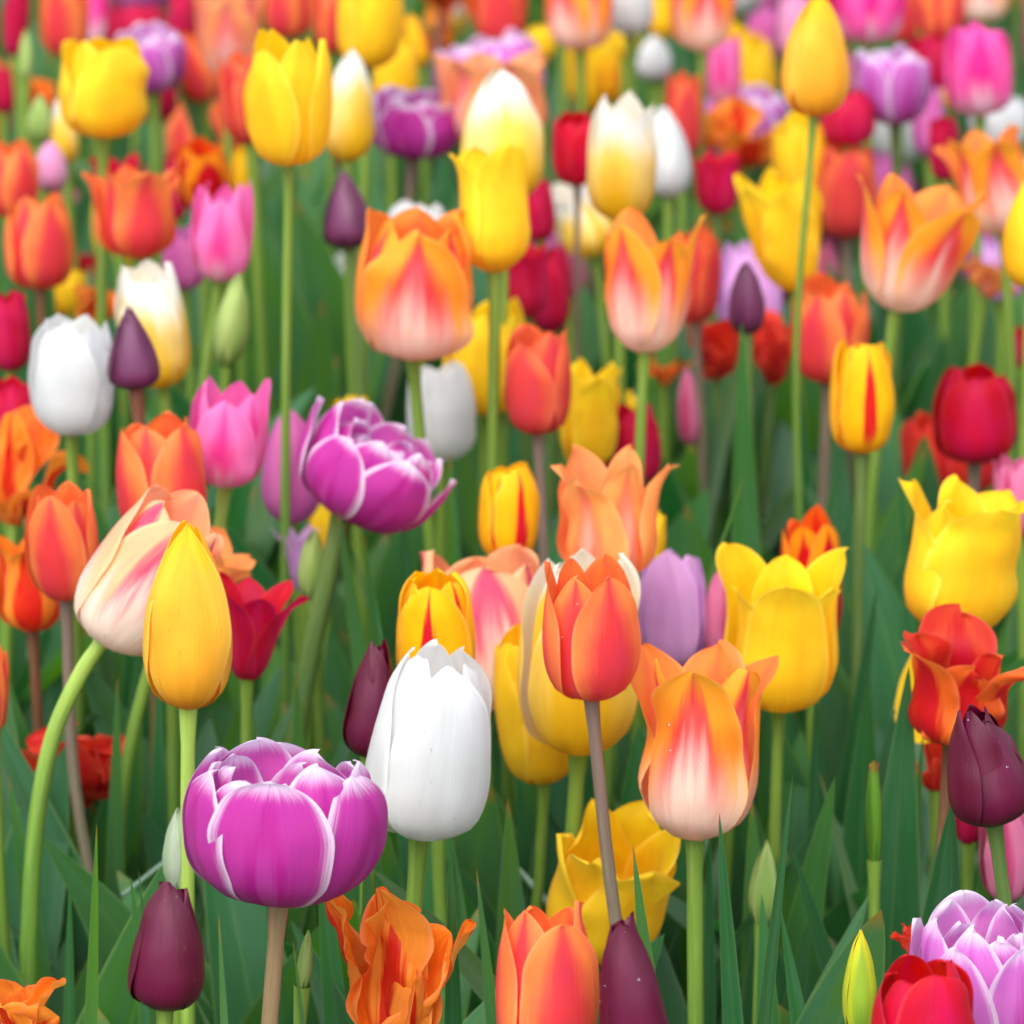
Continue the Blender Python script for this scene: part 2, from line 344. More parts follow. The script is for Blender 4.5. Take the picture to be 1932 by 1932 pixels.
# shape presets: forms -> list of petals
def build_head(rng, form, R, L, hi, o):
    n, m = {3: (21, 30), 2: (15, 20), 1: (9, 13), 0: (7, 9)}[hi]
    ph = o.get('ph', rng.uniform(0, 120)); out = []
    kw = dict(n=n, m=m, ruf=o.get('ruf', .032), flat=o.get('flat', 1.0), edge=o.get('edge', 0))
    tip = o.get('tip'); U = rng.uniform
    if form in ('cup', 'barrel', 'goblet', 'vase', 'lily', 'egg', 'bud', 'cone', 'spindle', 'pod'):
        closed = form in ('egg', 'cone', 'spindle', 'pod')
        tip = tip or {'cup': (2.5, .6), 'barrel': (2.6, .5), 'goblet': (2.2, .75), 'vase': (2.2, .7), 'lily': (1.6, .95),
                      'egg': (3.4, .5), 'bud': (3.0, .55), 'cone': (3, .6), 'spindle': (3, .6), 'pod': (6, .4)}[form]
        ang = o.get('ang', {'lily': 52, 'goblet': 50, 'cup': 55, 'vase': 52, 'barrel': 60}.get(form, 70))*(U(.94, 1.06) if hi < 3 else 1)
        hop = 0 if closed or hi == 3 else U(-.07, .10)
        for i in range(3):                            # inner whorl
            out.append(petal_cup(rng, R, L, form, ph+60+120*i+U(-6, 6), ang, ls=U(o.get('lo', .90), 1.0)*o.get('il', 1), rs=.86, tip=(tip[0]*U(.85, 1.2), tip[1]*U(.85, 1.15)),
                                 opn=0 if closed else U(-.08, .04)+o.get('opn', 0)*.6+hop*.6, crease=.015, **kw))
        for i in range(3):                            # outer whorl, one edge over its neighbour
            out.append(petal_cup(rng, R, L, form, ph+120*i+U(-5, 5), ang, ls=(U(.985, 1.0) if closed else U(o.get('lo', .87), 1.0)), rs=1, tip=(tip[0]*U(.85, 1.2), tip[1]*U(.85, 1.15)),
                                 opn=0 if closed else U(-.05, .09)+o.get('opn', 0)+hop, tipc=o.get('tipc', 0 if closed else U(-.05, .06)), **kw))
        if o.get('hang') is not None:                 # a petal that has let go and hangs down
            out.append(ribbon(rng, math.radians(o['hang']), L*.72, R*1.1, 2.75, .15, cup=.5, crump=.12, n=n, m=m, r0=R*.25, tip=(3, .6), fold=.1))
    elif form == 'double':
        wk = o.get('wk', 0)
        whorls = [(.50, .80+wk*.1, 4, 44, -.05+wk), (.68, .90+wk*.1, 5, 42, -.02+wk*1.2), (.86, .99, 6, 38, wk*.6), (1.0, .95, 6, 38, .01+wk*.9)]
        for wi, (rs, ls, k, ang, op) in enumerate(whorls):
            for i in range(k):
                last = wi == 3
                out.append(petal_cup(rng, R, L, 'bowl', ph+360/k*i+wi*33+U(-8, 8), ang*U(.85, 1.08), ls=ls*U(.9, 1.02), rs=rs*U(.97, 1.01),
                                     tip=o.get('tip', (2.8, .52)), opn=op+U(-.05, .07)+o.get('opn', 0), crease=.03, tipc=U(-.15, .05) if not last else U(-.12, .1),
                                     **dict(kw, ruf=.035 if not last else .02)))
    elif form == 'wilt':
        k = o.get('k', 6)
        for i in range(k):
            e0 = U(.05, .8)*o.get('spread', 1)
            out.append(ribbon(rng, math.radians(ph+360/k*i+U(-25, 25)), L*U(.75, 1.12), R*U(.95, 1.5), e0, U(-.7, 1.1)*o.get('spread', 1), twist=U(-1.2, 1.2),
                              cup=U(-.2, .8), crump=o.get('cr', .30), n=max(n, 13), m=max(m, 16), r0=R*.06, tip=(U(2.6, 5), U(.4, .7)), w0=.4, fold=U(-.2, .5), wave=.4))
    return out

def leaf_mesh(rng, az, ln, wd, e0, bend, hi=1, twist=0, fold=.55, side=0):
    n, m = (9, 20) if hi >= 1 else (5, 10)
    co, n, m, uv = ribbon(rng, az, ln, wd, e0, bend, twist=twist, cup=.22, n=n, m=m, r0=.006, p=1.8, tip=(1.6, .82), vm=.42, w0=.7,
                          fold=-fold, side=side, wave=.10)
    return mesh('leaf', co, n, m, uv, LEAF)

def plane_Y(by, z=.45):
    a = PITCH+math.atan((by-CX)/FPX); return (CAMH-z)/math.tan(a)

L0 = dict(cup=.064, barrel=.066, egg=.070, bud=.058, goblet=.068, vase=.070, lily=.058, double=.055, wilt=.060, cone=.050, spindle=.042, pod=.042)
RT = dict(cup=.72, barrel=.55, goblet=1.0, vase=1.0, lily=1.0, double=.7, wilt=.3)
TULIPS = []
def tulip(kind, form, bx, by, tx, ty, w, label, st='g', sp=None, s=None, nl=4, group=None, name=None, **o):
    rng = random.Random(hash((bx*7919+by*104729+tx*31) & 0xffff) if 'seed' not in o else o['seed'])
    rng = random.Random(int(bx*7919+by*104729+tx*31)+o.get('seed', 0))
    px = math.hypot(tx-bx, ty-by)
    if 'Y' in o: Y = o['Y']
    else:
        Ys = FPX*L0[form]*o.get('k0', 1)/px; Yp = plane_Y(by)
        Y = math.exp(.5*math.log(Ys)+.5*math.log(Yp))
        zz = at(bx, by, Y).z
        if zz < .33: Y = plane_Y(by, .33)
        if zz > .56: Y = plane_Y(by, .56)
        Y += o.get('dy', 0)
    B = at(bx, by, Y); T = at(tx, ty, Y); ax = T-B
    dist = Y/math.cos(PITCH); R = .5*w*dist/FPX*1.03
    ax.y += (o.get('ly', 0)+rng.uniform(-.02, .22))*ax.length
    Ln = ax.length; ax.normalize()
    Ln -= .20*R*RT.get(form, 0)*max(.3, ax.z)
    hi = o.get('hi', 3 if px > 200 and Y < 2.4 else 2 if px > 120 else 1)
    # stem path
    r_st = o.get('sr', 1)*(.0029 if form not in ('spindle', 'pod') else .0026)*rng.uniform(.9, 1.08)
    if form == 'double': r_st *= 1.12
    if sp:
        pts = [B]+[at(x, y, Y) for x, y in sp]; low = pts[-1]; d = (pts[-1]-pts[-2]).normalized()
        gx = low.x+d.x*low.z/max(.3, -d.z)*.5; pts.append(Vector((gx, Y, 0)))
    else:
        if s:
            q = at(s[0], s[1], Y); gx = B.x+(q.x-B.x)*B.z/max(.02, B.z-q.z); gx = max(B.x-.3, min(B.x+.3, gx))
        else: gx = B.x+rng.uniform(-.02, .02)-ax.x*.05
        gy = Y+rng.uniform(-.015, .015)
        Gp = Vector((gx, gy, 0)); D = (Gp-B); ln = D.length; D.normalize()
        p1 = B+(-ax*.5+D*.5).normalized()*ln*.25; p2 = Gp-D*ln*.4+Vector((rng.uniform(-.008, .008), 0, 0))
        pts = []
        kx = [rng.gauss(0, .002) if 0 < i < 4 else 0 for i in range(5)]
        for i in range(5):
            t = i/4; pts.append(Vector((kx[i], 0, 0))+B*(1-t)**3+p1*3*t*(1-t)**2+p2*3*t*t*(1-t)+Gp*t**3)
    Gp = pts[-1]
    root = bpy.data.objects.new(name or 'tulip', None); COL.objects.link(root); root.location = Gp; root.empty_display_size = .02
    root['label'] = label; root['category'] = 'tulip'
    root['group'] = group or GROUP.get(kind, 'tulips in the flower bed')
    path = catmull(pts, 6); path[0] = B+ax*.003
    path = [p-Gp for p in path][::-1]
    k = len(path)
    rad = [r_st*(1.25-.25*i/(k-1)) for i in range(k)]
    if form not in ('wilt',): rad[-1] = r_st*1.35
    co, n, m, uv = tube(path, rad, 12 if hi > 1 else 7)
    link('stem', mesh('stem', co, n, m, uv, STEM[st]), root)
    # head
    Q = np.array(Vector((0, 0, 1)).rotation_difference(ax).to_matrix()); off = np.array(B-Gp)
    for pi, (co, n, m, uv) in enumerate(build_head(rng, form, R, Ln, hi, o)):
        co = co @ Q.T + off
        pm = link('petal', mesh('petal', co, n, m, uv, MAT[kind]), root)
        if o.get('drops') and n > 10:
            g3 = co.reshape(m, n, 3)
            for _ in range(o['drops']):
                i = rng.randrange(3, m-4); j = rng.randrange(2, n-2); c = g3[i, j]
                nn = np.cross(g3[i, j+1]-g3[i, j-1], g3[i+1, j]-g3[i-1, j]); nn /= np.linalg.norm(nn)+1e-9
                if nn[1] < -.2: drop(pm, c, nn, rng.uniform(.0004, .0010)*rng.choice((1, 1, 1.5)))
    # leaves
    for i in range(nl):
        a = rng.choice((-1, 1))*math.pi/2+rng.gauss(0, .75)
        ln = rng.uniform(.30, .43)*min(1.1, .58+B.z); 
        link('leaf', leaf_mesh(rng, a, ln, rng.uniform(.05, .088), rng.uniform(.02, .22), rng.uniform(.0, .8), hi > 1,
                               rng.uniform(-.7, .7), rng.uniform(.05, .3), rng.uniform(-.4, .4)), root)
    TULIPS.append((root, Gp.x, Gp.y, B.z, px, Ln, label)); return root

GROUP = dict(yellow='plain yellow tulips', golden='plain yellow tulips', white='white tulips', cream='yellow and white tulips',
  coral='orange red tulips', coralred='orange red tulips', peach='orange and pink tulips with cream base', apricot='orange and pink tulips with cream base',
  lemon='yellow and white tulips', palepeach='orange and pink tulips with cream base', blush='orange and pink tulips with cream base', purple='double purple tulips with white edges',
  orchid='double purple tulips with white edges', burgundy='dark maroon tulips', plum='dark maroon tulips', crimson='crimson tulips', red='crimson tulips',
  flame='yellow tulips with red flames', redflame='yellow tulips with red flames', pink='bright pink tulips', hotpink='bright pink tulips',
  mauve='lilac and soft pink tulips', lilac='lilac and soft pink tulips', rose='lilac and soft pink tulips', palepink='lilac and soft pink tulips',
  parrot='wilting orange and red tulips', scarlet='wilting orange and red tulips', ember='wilting orange and red tulips', bud='green tulip buds', palebud='green tulip buds', limebud='green tulip buds', pod='tulip seed pods')

# ------------------------------------------------------------------ ground
gx = np.linspace(-1, 1, 80); gx = np.sign(gx)*np.abs(gx)**3*60; GXX, GYY = np.meshgrid(gx, gx+3)
rg = random.Random(5)
gz = .006*wob(rg, GXX, GYY*.5, f=11)+.004*wob(rg, GYY, GXX*.7, f=17)
link('ground', mesh('ground', np.stack([GXX, GYY, gz-.006], -1).reshape(-1, 3), 80, 80, np.stack([GXX, GYY], -1).reshape(-1, 2), soil_mat()))['kind'] = 'structure'

# ------------------------------------------------------------------ the tulips of the photograph
T = tulip
# front rows
T('golden','egg',355,1338,352,1003,168,'smooth closed golden yellow tulip standing in front of the drooping cream and pink one',s=(360,1932),ph=-95,tip=(3.6,.5),st='l',Y=1.70,nl=1)
T('palepeach','cup',192,1212,375,950,205,'drooping cream tulip with pink stripes on a curved pale green stem',st='l',sp=[(150,1275),(100,1390),(70,1540),(56,1740),(55,1932)],sr=1.15,ph=-85,Y=1.80,seed=3,drops=1,ang=72,tip=(2.2,.55))
T('apricot','vase',318,1130,425,1012,150,'pale orange open tulip peeping out behind the golden yellow bud',Y=1.93,seed=2,opn=.1,ruf=.05)
T('purple','double',526,1700,535,1412,385,'large double purple tulip with white petal edges, nearest bloom of its kind',st='b',s=(515,1932),Y=1.56,ph=-186,seed=4,ly=-.04)
T('burgundy','bud',312,1900,322,1665,148,'closed dark maroon tulip just below the big double purple bloom',st='g',Y=1.52,ph=-104,ang=78,drops=2)
T('white','barrel',790,1575,838,1222,243,'large white tulip beside the big double purple bloom, in front of the dark maroon one',st='g',s=(765,1932),sr=1.2,Y=1.70,ph=-75,ang=62,lo=.96,opn=-.2,tip=(2.1,.6))
T('coral','cup',1115,1318,1112,1050,176,'coral red tulip on a greyish stem in front of the yellow and white bloom',st='m',s=(1178,1740),Y=1.72,ph=-58,ang=56,lo=.95,il=.96,tip=(2.2,.7),drops=2)
T('peach','vase',1311,1582,1338,1222,238,'large orange and pink tulip with cream base and frilled rim, right of the greyish stem',s=(1322,1932),sr=1.15,Y=1.72,ph=-100,lo=.92,ang=58,ruf=.075,drops=3,opn=.04,seed=2)
T('coral','cup',1030,2010,1030,1712,198,'orange red tulip cut by the bottom edge next to a dark maroon one',Y=1.50,ph=-62,ang=58,seed=1)
T('burgundy','bud',1205,2015,1170,1735,135,'dark maroon tulip with water drops at the bottom edge beside the orange red one',Y=1.48,ph=-90,tip=(4,.45),ang=78,drops=4,seed=5)
T('parrot','wilt',742,2050,750,1720,225,'wilted orange and red tulip with torn upright petals at the bottom edge',Y=1.60,spread=.6,k=7,seed=12,cr=.42,drops=1)
T('orchid','double',1880,2000,1860,1700,300,'double pink purple tulip with broad white edges in the bottom right corner',Y=1.54,ph=-50,seed=3,wk=.04,tip=(2.3,.6),drops=2)
T('red','barrel',1742,2090,1742,1812,205,'bright red tulip in front of the double pink purple one at the bottom edge',Y=1.46,ph=-70,seed=1)
T('burgundy','bud',1876,1548,1838,1332,158,'dark maroon pointed tulip near the right edge in front of the wilting orange one',Y=1.66,ph=-60,drops=3,st='d',s=(1885,1700),ang=76)
T('yellow','vase',1470,1335,1482,1030,228,'wide open yellow tulip in front of the red and orange striped one',Y=1.88,ph=-95,ang=50,lo=.98,il=.9,tipc=-.03,seed=2,opn=.02,ruf=.01,tip=(2.6,.7))
T('redflame','cup',1535,1220,1525,965,112,'red tulip with orange streaks rising behind the wide open yellow bloom',Y=2.02,ph=-50)
T('yellow','vase',1785,1195,1850,912,205,'full yellow tulip with one hanging petal near the right edge',Y=1.92,ph=-70,hang=-105,ly=-.15,ruf=.08,opn=.05,ang=68,seed=1)
T('scarlet','vase',1792,1400,1832,1180,205,'wilting orange and red tulip with curled petals above the pointed dark maroon one',Y=1.80,st='r',ruf=.13,tipc=.45,opn=.05,tip=(3,.5),seed=5,lo=.75)
T('red','barrel',1838,875,1848,692,152,'glossy crimson red tulip with one petal parting, in front of a faded red one',ph=-100,Y=2.22,st='m',opn=.02)
T('flame','barrel',1625,855,1630,643,116,'yellow tulip with a pink red patch below the coral tulip on the right side',Y=2.08,st='d',ph=-75)
T('coral','cup',1560,722,1578,522,138,'orange coral tulip directly above the yellow tulip with the pink red patch',Y=2.30,st='m',ph=-130,opn=.06)
T('coralred','cup',1597,448,1597,248,113,'coral red tulip right of the tall yellow bud on its thin stem',st='m',ph=-90,ang=64)
T('golden','egg',1535,220,1545,-6,120,'tall closed yellow bud at the top of a thin straight stem',sr=.62,s=(1525,530),ph=-75,Y=2.20,ang=66)
T('yellow','goblet',1500,548,1462,312,145,'ragged open yellow tulip behind the thin stem of the tall bud',ph=-80,ruf=.07,Y=2.35)
T('yellow','cup',1520,400,1500,212,102,'yellow tulip partly hidden behind the base of the tall yellow bud',Y=2.6)
T('peach','goblet',1688,585,1760,330,190,'leaning orange and pink tulip opening to the right, with cream base',Y=2.18,ph=-60,opn=.20,ly=-.1,seed=2)
T('peach','vase',1895,440,1848,228,150,'orange and pink tulip with pale base leaning left at the upper right edge',Y=2.4,ph=-80,seed=1)
T('yellow','egg',1945,545,1945,345,100,'yellow tulip half cut off by the right edge',Y=2.15)
T('lilac','cup',1890,565,1885,440,100,'pale lilac tulip between the leaning orange tulip and the right edge',Y=2.55)
T('apricot','wilt',1855,560,1880,495,100,'small curled orange petal flower in front of the pale lilac tulip at right',Y=2.45,k=4,spread=1.3)
T('lilac','cup',1418,640,1412,452,120,'lilac tulip behind the small dark plum bud',Y=2.5,ph=-90)
T('plum','egg',1408,632,1408,500,66,'small dark plum bud in front of the lilac tulip',Y=2.22,st='d')
T('ember','wilt',1355,715,1345,585,110,'crumpled red orange flower left of the small dark plum bud',Y=2.42,st='d',seed=1)
T('ember','wilt',1455,725,1462,598,110,'crumpled red orange flower right of the small dark plum bud',Y=2.45,st='d',seed=2)
T('peach','goblet',1215,665,1238,392,180,'orange and pink tulip with split V shaped rim above the crimson and yellow pair',Y=2.12,il=.85,ph=-125,seed=2,s=(1200,870))
T('coralred','cup',1312,608,1318,425,82,'coral pink tulip squeezed in behind the V rimmed orange and pink one',Y=2.4,st='m')
T('peach','cup',778,672,792,392,212,'ruffled orange and pink tulip with pale base in front of a white one',Y=2.10,ph=-90,ruf=.075,lo=.94,ang=62,seed=1,s=(800,860),opn=.04)
T('white','double',787,540,787,376,118,'double white tulip whose top shows above the ruffled orange and pink one',Y=2.3)
T('yellow','vase',935,515,925,262,135,'yellow tulip with a twisted left petal in front of the yellow and white pair',Y=2.12,ph=-60,ang=64,opn=.05,s=(925,880),seed=1)
T('cream','egg',950,385,942,140,150,'yellow tulip with pointed white tip above the twisted yellow one',Y=2.28,ph=-70,ang=64)
T('blush','vase',930,275,930,86,200,'broad pale orange and pink tulip behind the white tipped yellow one',Y=2.55,ruf=.05,ph=-75)
T('orchid','double',940,235,905,58,190,'double lilac tulip with white rim behind the broad pale orange one',Y=2.75)
T('purple','double',778,298,786,158,170,'double purple tulip left of the white tipped yellow one, far up the bed',Y=2.55,st='m',s=(768,380))
T('red','barrel',1090,348,1082,206,86,'red tulip on a thin dark stem between two yellow and white tulips',Y=2.4,sr=.6,st='m',s=(1095,480))
T('cream','cup',1170,415,1180,163,124,'yellow tulip with toothed white tip right of the red one on a dark stem',Y=2.26,ph=-100,ang=68,tip=(2.0,.8))
T('white','egg',1262,374,1252,208,86,'narrow white tulip tucked behind the toothed yellow and white one',Y=2.5)
T('coralred','cup',1288,300,1292,133,66,'slim coral tulip above the narrow white one',Y=2.7)
T('crimson','goblet',1352,405,1355,284,90,'short crimson tulip left of the ragged yellow ones',Y=2.55,st='d',seed=1)
T('parrot','wilt',1400,320,1405,190,160,'spread orange parrot like flower above the short crimson tulip',Y=2.8,spread=1.3,cr=.15)
T('crimson','cup',1600,275,1600,163,96,'crimson tulip just under the yellow tall bud, beside the lilac double',Y=2.6)
T('orchid','double',1690,234,1685,82,128,'pale purple double tulip between a crimson one and the hot pink one',Y=2.62,st='d',seed=2)
T('hotpink','cup',1850,218,1845,36,125,'hot pink tulip with white base high up on the right',Y=2.55,ph=-90)
T('crimson','cup',1760,172,1750,58,84,'crimson tulip between the pale purple double and the hot pink tulip',Y=2.8)
T('white','double',1885,290,1885,172,105,'white frilled tulip under the hot pink one at upper right',Y=2.65)
T('mauve','cup',1755,298,1750,163,60,'slim lilac pink tulip under the pale purple double',Y=2.75)
T('crimson','cup',1785,342,1777,216,56,'narrow crimson tulip beside the slim lilac pink one',Y=2.6)
T('hotpink','cup',1640,80,1640,-70,120,'hot pink tulip with pale base cut by the top edge',Y=2.75)
T('coral','cup',1775,75,1775,-70,86,'orange coral tulip cut by the top edge above the crimson one',Y=2.9)
T('peach','goblet',1325,97,1330,-90,135,'pink and cream tulip cut by the top edge right of the small white ones',Y=2.72,ph=-90)
T('white','barrel',1188,66,1188,-70,80,'white tulip cut by the top edge near the middle',Y=2.8)
T('peach','cup',1095,93,1095,-80,116,'pale orange tulip cut by the top edge left of the white one',Y=2.75)
T('yellow','cup',1248,72,1250,-70,58,'yellow tulip behind the top edge between the white and the pink ones',Y=2.95)
T('white','egg',1232,152,1235,60,62,'small round white bud high up right of centre',Y=2.95)
T('coralred','cup',945,82,945,-80,95,'coral red tulip cut by the top edge above the broad pale orange one',Y=2.8,ph=-90)
T('yellow','cup',695,128,700,-90,120,'big yellow tulip cut by the top edge left of centre',Y=2.5,ang=66)
T('yellow','cup',735,200,742,58,100,'yellow tulip just below the one cut by the top edge',Y=2.75)
T('flame','egg',797,127,772,28,46,'small slanting yellow tulip near the top edge',Y=2.9)
T('yellow','cup',545,310,545,46,152,'tall yellow tulip with three pointed petals on a long straight stem',Y=2.10,ph=-125,ang=56,tip=(2.0,.75),sr=.85,s=(550,770),seed=1)
T('cream','egg',655,305,662,96,92,'yellow and white tulip tucked right behind the tall yellow one',Y=2.35)
T('coralred','cup',475,272,453,93,92,'coral red tulip tucked left behind the tall yellow one',Y=2.45)
T('blush','goblet',432,145,430,-60,130,'orange tulip with pink heart above the coral one, cut by the top edge',Y=2.65,ph=-90)
T('coral','cup',385,192,370,55,85,'coral tulip left of the pink hearted orange one',Y=2.75)
T('coral','cup',545,72,545,-80,90,'coral tulip at the top edge above the tall yellow one',Y=2.9)
T('coral','cup',625,100,618,-40,58,'narrow coral tulip at the top edge beside the big yellow one',Y=2.8)
T('yellow','cup',195,258,193,56,155,'broad yellow tulip crossed by a thin stem in the upper left',Y=2.35,ph=-70,ruf=.05,ang=66)
T('orchid','double',290,172,278,42,125,'double purple tulip with pale top behind the broad yellow one, upper left',Y=2.7)
T('crimson','cup',258,100,255,0,110,'crimson tulip above the purple double at upper left',Y=2.95)
T('coral','cup',122,108,120,-60,85,'coral tulip behind the broad yellow one at the top edge',Y=2.75)
T('hotpink','cup',178,85,178,-60,45,'pink tulip peeping over the broad yellow one at the top edge',Y=2.9)
T('crimson','cup',28,108,32,-30,45,'crimson tulip in the top left corner',Y=2.8)
T('crimson','cup',5,215,5,122,48,'crimson tulip cut by the left edge below the corner',Y=2.8)
T('parrot','wilt',55,215,60,145,75,'small orange crumpled flower near the top left corner',Y=2.85)
T('bud','spindle',48,157,48,58,28,'slim green bud near the top left corner',Y=2.7)
T('bud','spindle',72,272,76,177,44,'plump green bud left of the broad yellow tulip',Y=2.6)
T('cream','egg',125,310,112,188,52,'small white topped yellow bud left of the broad yellow tulip',Y=2.6)
T('coral','cup',22,410,15,258,98,'orange coral tulip at the left edge beside a pale pink bud',Y=2.5,seed=4)
T('palepink','egg',97,362,92,268,62,'small pale pink bud above the left coral tulips',Y=2.55)
T('coral','vase',258,487,255,298,150,'spread orange red tulip above the yellow topped white one',Y=2.3,ph=-75,ruf=.04,opn=.02)
T('crimson','goblet',225,420,222,282,100,'crimson tulip whose tips show behind the spread orange red one',Y=2.5)
T('redflame','cup',385,395,380,260,95,'yellow and red tulip behind the bright pink one, left half',Y=2.5)
T('yellow','cup',460,385,460,272,45,'narrow yellow tulip directly behind the bright pink one',Y=2.5)
T('pink','cup',415,530,425,335,110,'bright pink tulip with pale base beside a soft pink one, upper left',Y=2.25,ph=-95,tip=(1.9,.75),opn=.10,s=(385,760))
T('mauve','cup',350,545,345,418,80,'soft lilac pink tulip tucked behind the bright pink one',Y=2.4)
T('coral','cup',75,547,68,363,125,'orange coral tulip above the leftmost white one',Y=2.35,ph=-60,st='r',seed=2)
T('crimson','cup',20,700,14,538,80,'crimson tulip at the left edge beside the white one',Y=2.25)
T('crimson','cup',20,850,20,713,88,'crimson tulip at the left edge below another crimson one',Y=2.15)
T('cream','cup',308,730,268,487,125,'yellow tulip with white upper petals leaning left over the dark plum one',Y=2.15,ph=-100,ang=66,ruf=.04)
T('plum','cone',257,735,240,583,98,'dark plum pointed tulip between the white one and the yellow and white one',Y=2.02,st='r')
T('parrot','wilt',175,640,180,535,90,'small orange red crumpled flower above the white tulip on the left',Y=2.4,cr=.2)
T('yellow','cup',112,592,115,498,90,'yellow tulip hidden behind the orange coral one above the white tulip',Y=2.5)
T('white','cup',135,820,143,593,152,'large white tulip on the left with three upright petals',Y=2.05,ph=-110,ang=56,lo=.96,opn=.02,tip=(2.6,.6),st='g')
T('bud','spindle',425,692,450,525,66,'pale green bud right of the stem under the bright pink tulip',Y=2.2,ph=-50)
T('plum','cone',662,470,645,328,94,'dark plum pointed tulip left of the ruffled orange and pink one',Y=2.3,st='d')
T('pink','cup',425,915,440,705,138,'bright pink tulip with pale base above the golden yellow bud',Y=2.0,ph=-100,tip=(1.9,.75),opn=.10,s=(405,1020),st='l',seed=3)
T('mauve','egg',552,985,545,772,112,'soft pink rounded tulip between the bright pink one and the purple double',Y=2.12,ang=74)
T('purple','double',645,968,752,795,262,'double purple tulip leaning right above the yellow and red striped tulip',Y=1.98,st='d',sr=1.5,s=(598,1400),ph=-50,seed=7,wk=.13,tip=(1.9,.62),ruf=.05)
T('yellow','cup',665,905,662,743,75,'yellow tulip mostly hidden behind the leaning purple double',Y=2.15)
T('coral','cup',310,1015,290,786,165,'large orange tulip with red patch behind the drooping cream and pink one',Y=1.95,ph=-40,ang=60,seed=3)
T('coral','cup',125,1130,112,908,132,'orange red tulip left of the drooping cream and pink one',Y=1.90,ph=-105,ang=58,st='m',s=(190,1590))
T('parrot','vase',62,1192,45,1008,130,'orange and dark red open tulip behind the left orange red one',Y=2.0,st='r',opn=.1,ruf=.05)
T('parrot','wilt',25,990,35,785,140,'crumpled orange and red flower at the left edge below the white tulip',Y=2.1,spread=.7,cr=.2)
T('crimson','lily',465,1284,486,1086,150,'crimson tulip with long pointed petals right of the golden yellow bud',Y=1.88,ph=-140,seed=1,ang=62,tip=(1.5,.75))
T('lilac','lily',572,1120,560,980,75,'purple tulip with narrow pointed petals behind the green bud',Y=2.1,seed=1)
T('bud','spindle',588,1132,592,998,56,'green bud left of the stem of the leaning purple double',Y=2.0)
T('yellow','cup',615,1060,615,930,62,'yellow tulip behind the green bud and the leaning purple double',Y=2.2)
T('white','cup',835,870,826,680,126,'white tulip crossed by the stem of the ruffled orange one',Y=2.2,ph=-55,ang=64)
T('yellow','cup',915,777,920,558,152,'yellow tulip behind two green stems in the centre top',Y=2.28,ph=-90)
T('coralred','cup',1015,818,1018,613,122,'coral red tulip left of the bright yellow ragged ones, centre',Y=2.1,st='m',ph=-120,ang=62)
T('yellow','goblet',1112,887,1105,680,125,'bright yellow ragged tulip right of the coral red one, centre',Y=2.2,ruf=.07,ph=-70)
T('yellow','goblet',1160,885,1165,728,80,'second bright yellow tulip behind the crimson one, centre',Y=2.3,ruf=.06)
T('crimson','cup',1200,915,1185,762,108,'crimson tulip behind the stem of the V rimmed orange tulip',Y=2.22,ph=-80)
T('crimson','vase',988,600,985,452,95,'crimson tulip just right of the base of the twisted yellow one',Y=2.35,st='d')
T('crimson','cup',1040,628,1035,458,76,'taller crimson tulip above the central coral red one',Y=2.4,st='d')
T('crimson','cup',1020,455,1008,335,62,'crimson tulip behind the twisted yellow one and the cream one',Y=2.45)
T('cream','vase',1125,482,1068,338,112,'cream and yellow tulip leaning left behind the thin dark stem',Y=2.55)
T('flame','barrel',958,1057,960,876,110,'yellow tulip with red streaks left of the large pale orange open one',Y=1.98,ph=-62,ruf=.03)
T('apricot','vase',1150,1092,1150,852,190,'large pale orange tulip with flared pointed petals in the centre',Y=1.92,ph=-120,opn=.1,ruf=.06,tip=(1.9,.75),seed=2)
T('yellow','cup',1222,1085,1226,958,58,'yellow tulip just showing right of the large pale orange one',Y=2.05)
T('lilac','cup',1270,1263,1268,1036,125,'lilac tulip left of the wide open yellow one',Y=1.98,ph=-95,ang=58)
T('rose','egg',1370,1262,1358,1086,78,'pink pointed tulip between the lilac one and the wide open yellow one',Y=1.98)
T('flame','barrel',825,1315,822,1076,152,'yellow tulip with a red central stripe behind the large white one',Y=1.80,ph=-97,ang=66,lo=.97,opn=-.06,tip=(3,.55))
T('palepeach','cup',915,1335,905,1043,250,'large pale peach tulip behind the yellow one with the red stripe',Y=1.92,ruf=.05,tip=(3,.5),ang=62,ph=-80)
T('lemon','barrel',1092,1418,1100,1045,225,'large yellow tulip with white upper petals behind the coral red one',Y=1.82,ph=-95,ang=62,tip=(2.0,.75),lo=.94,seed=2,sr=1.2,s=(1068,1730))
T('yellow','barrel',1028,1475,985,1175,150,'yellow tulip between the large white one and the white topped yellow one',Y=1.88,ph=-60,s=(975,1740),ang=72)
T('burgundy','bud',695,1428,712,1215,102,'dark maroon tulip half hidden behind the large white one',Y=1.78,ph=-100,drops=1)
T('yellow','vase',1125,1790,1175,1508,240,'drooping yellow tulip with peaked petals behind the greyish stem',ruf=.08,ang=66,ly=-.3,opn=.04,Y=1.80,tipc=-.15,ph=-60,seed=5,tip=(1.6,.7))
T('ember','wilt',125,1520,122,1365,270,'crumpled red tulip with limp petals crossed by the curved pale stem',Y=1.95,spread=1.5,k=8,seed=4,cr=.25)
T('coral','cup',-12,1382,-8,1213,52,'orange tulip just inside the left edge at mid height',Y=1.85)
T('parrot','wilt',40,2000,50,1850,150,'orange and red drooping petals in the bottom left corner',Y=1.6,spread=1.3,k=5,seed=2)
T('palebud','spindle',335,1682,335,1525,60,'pale grey green bud between the dark maroon tulip and the purple double',Y=1.70,ph=-30,tip=(3.4,.5))
T('bud','spindle',1435,1748,1447,1592,54,'light green bud right of the large orange and pink tulip',Y=1.75,ph=-90)
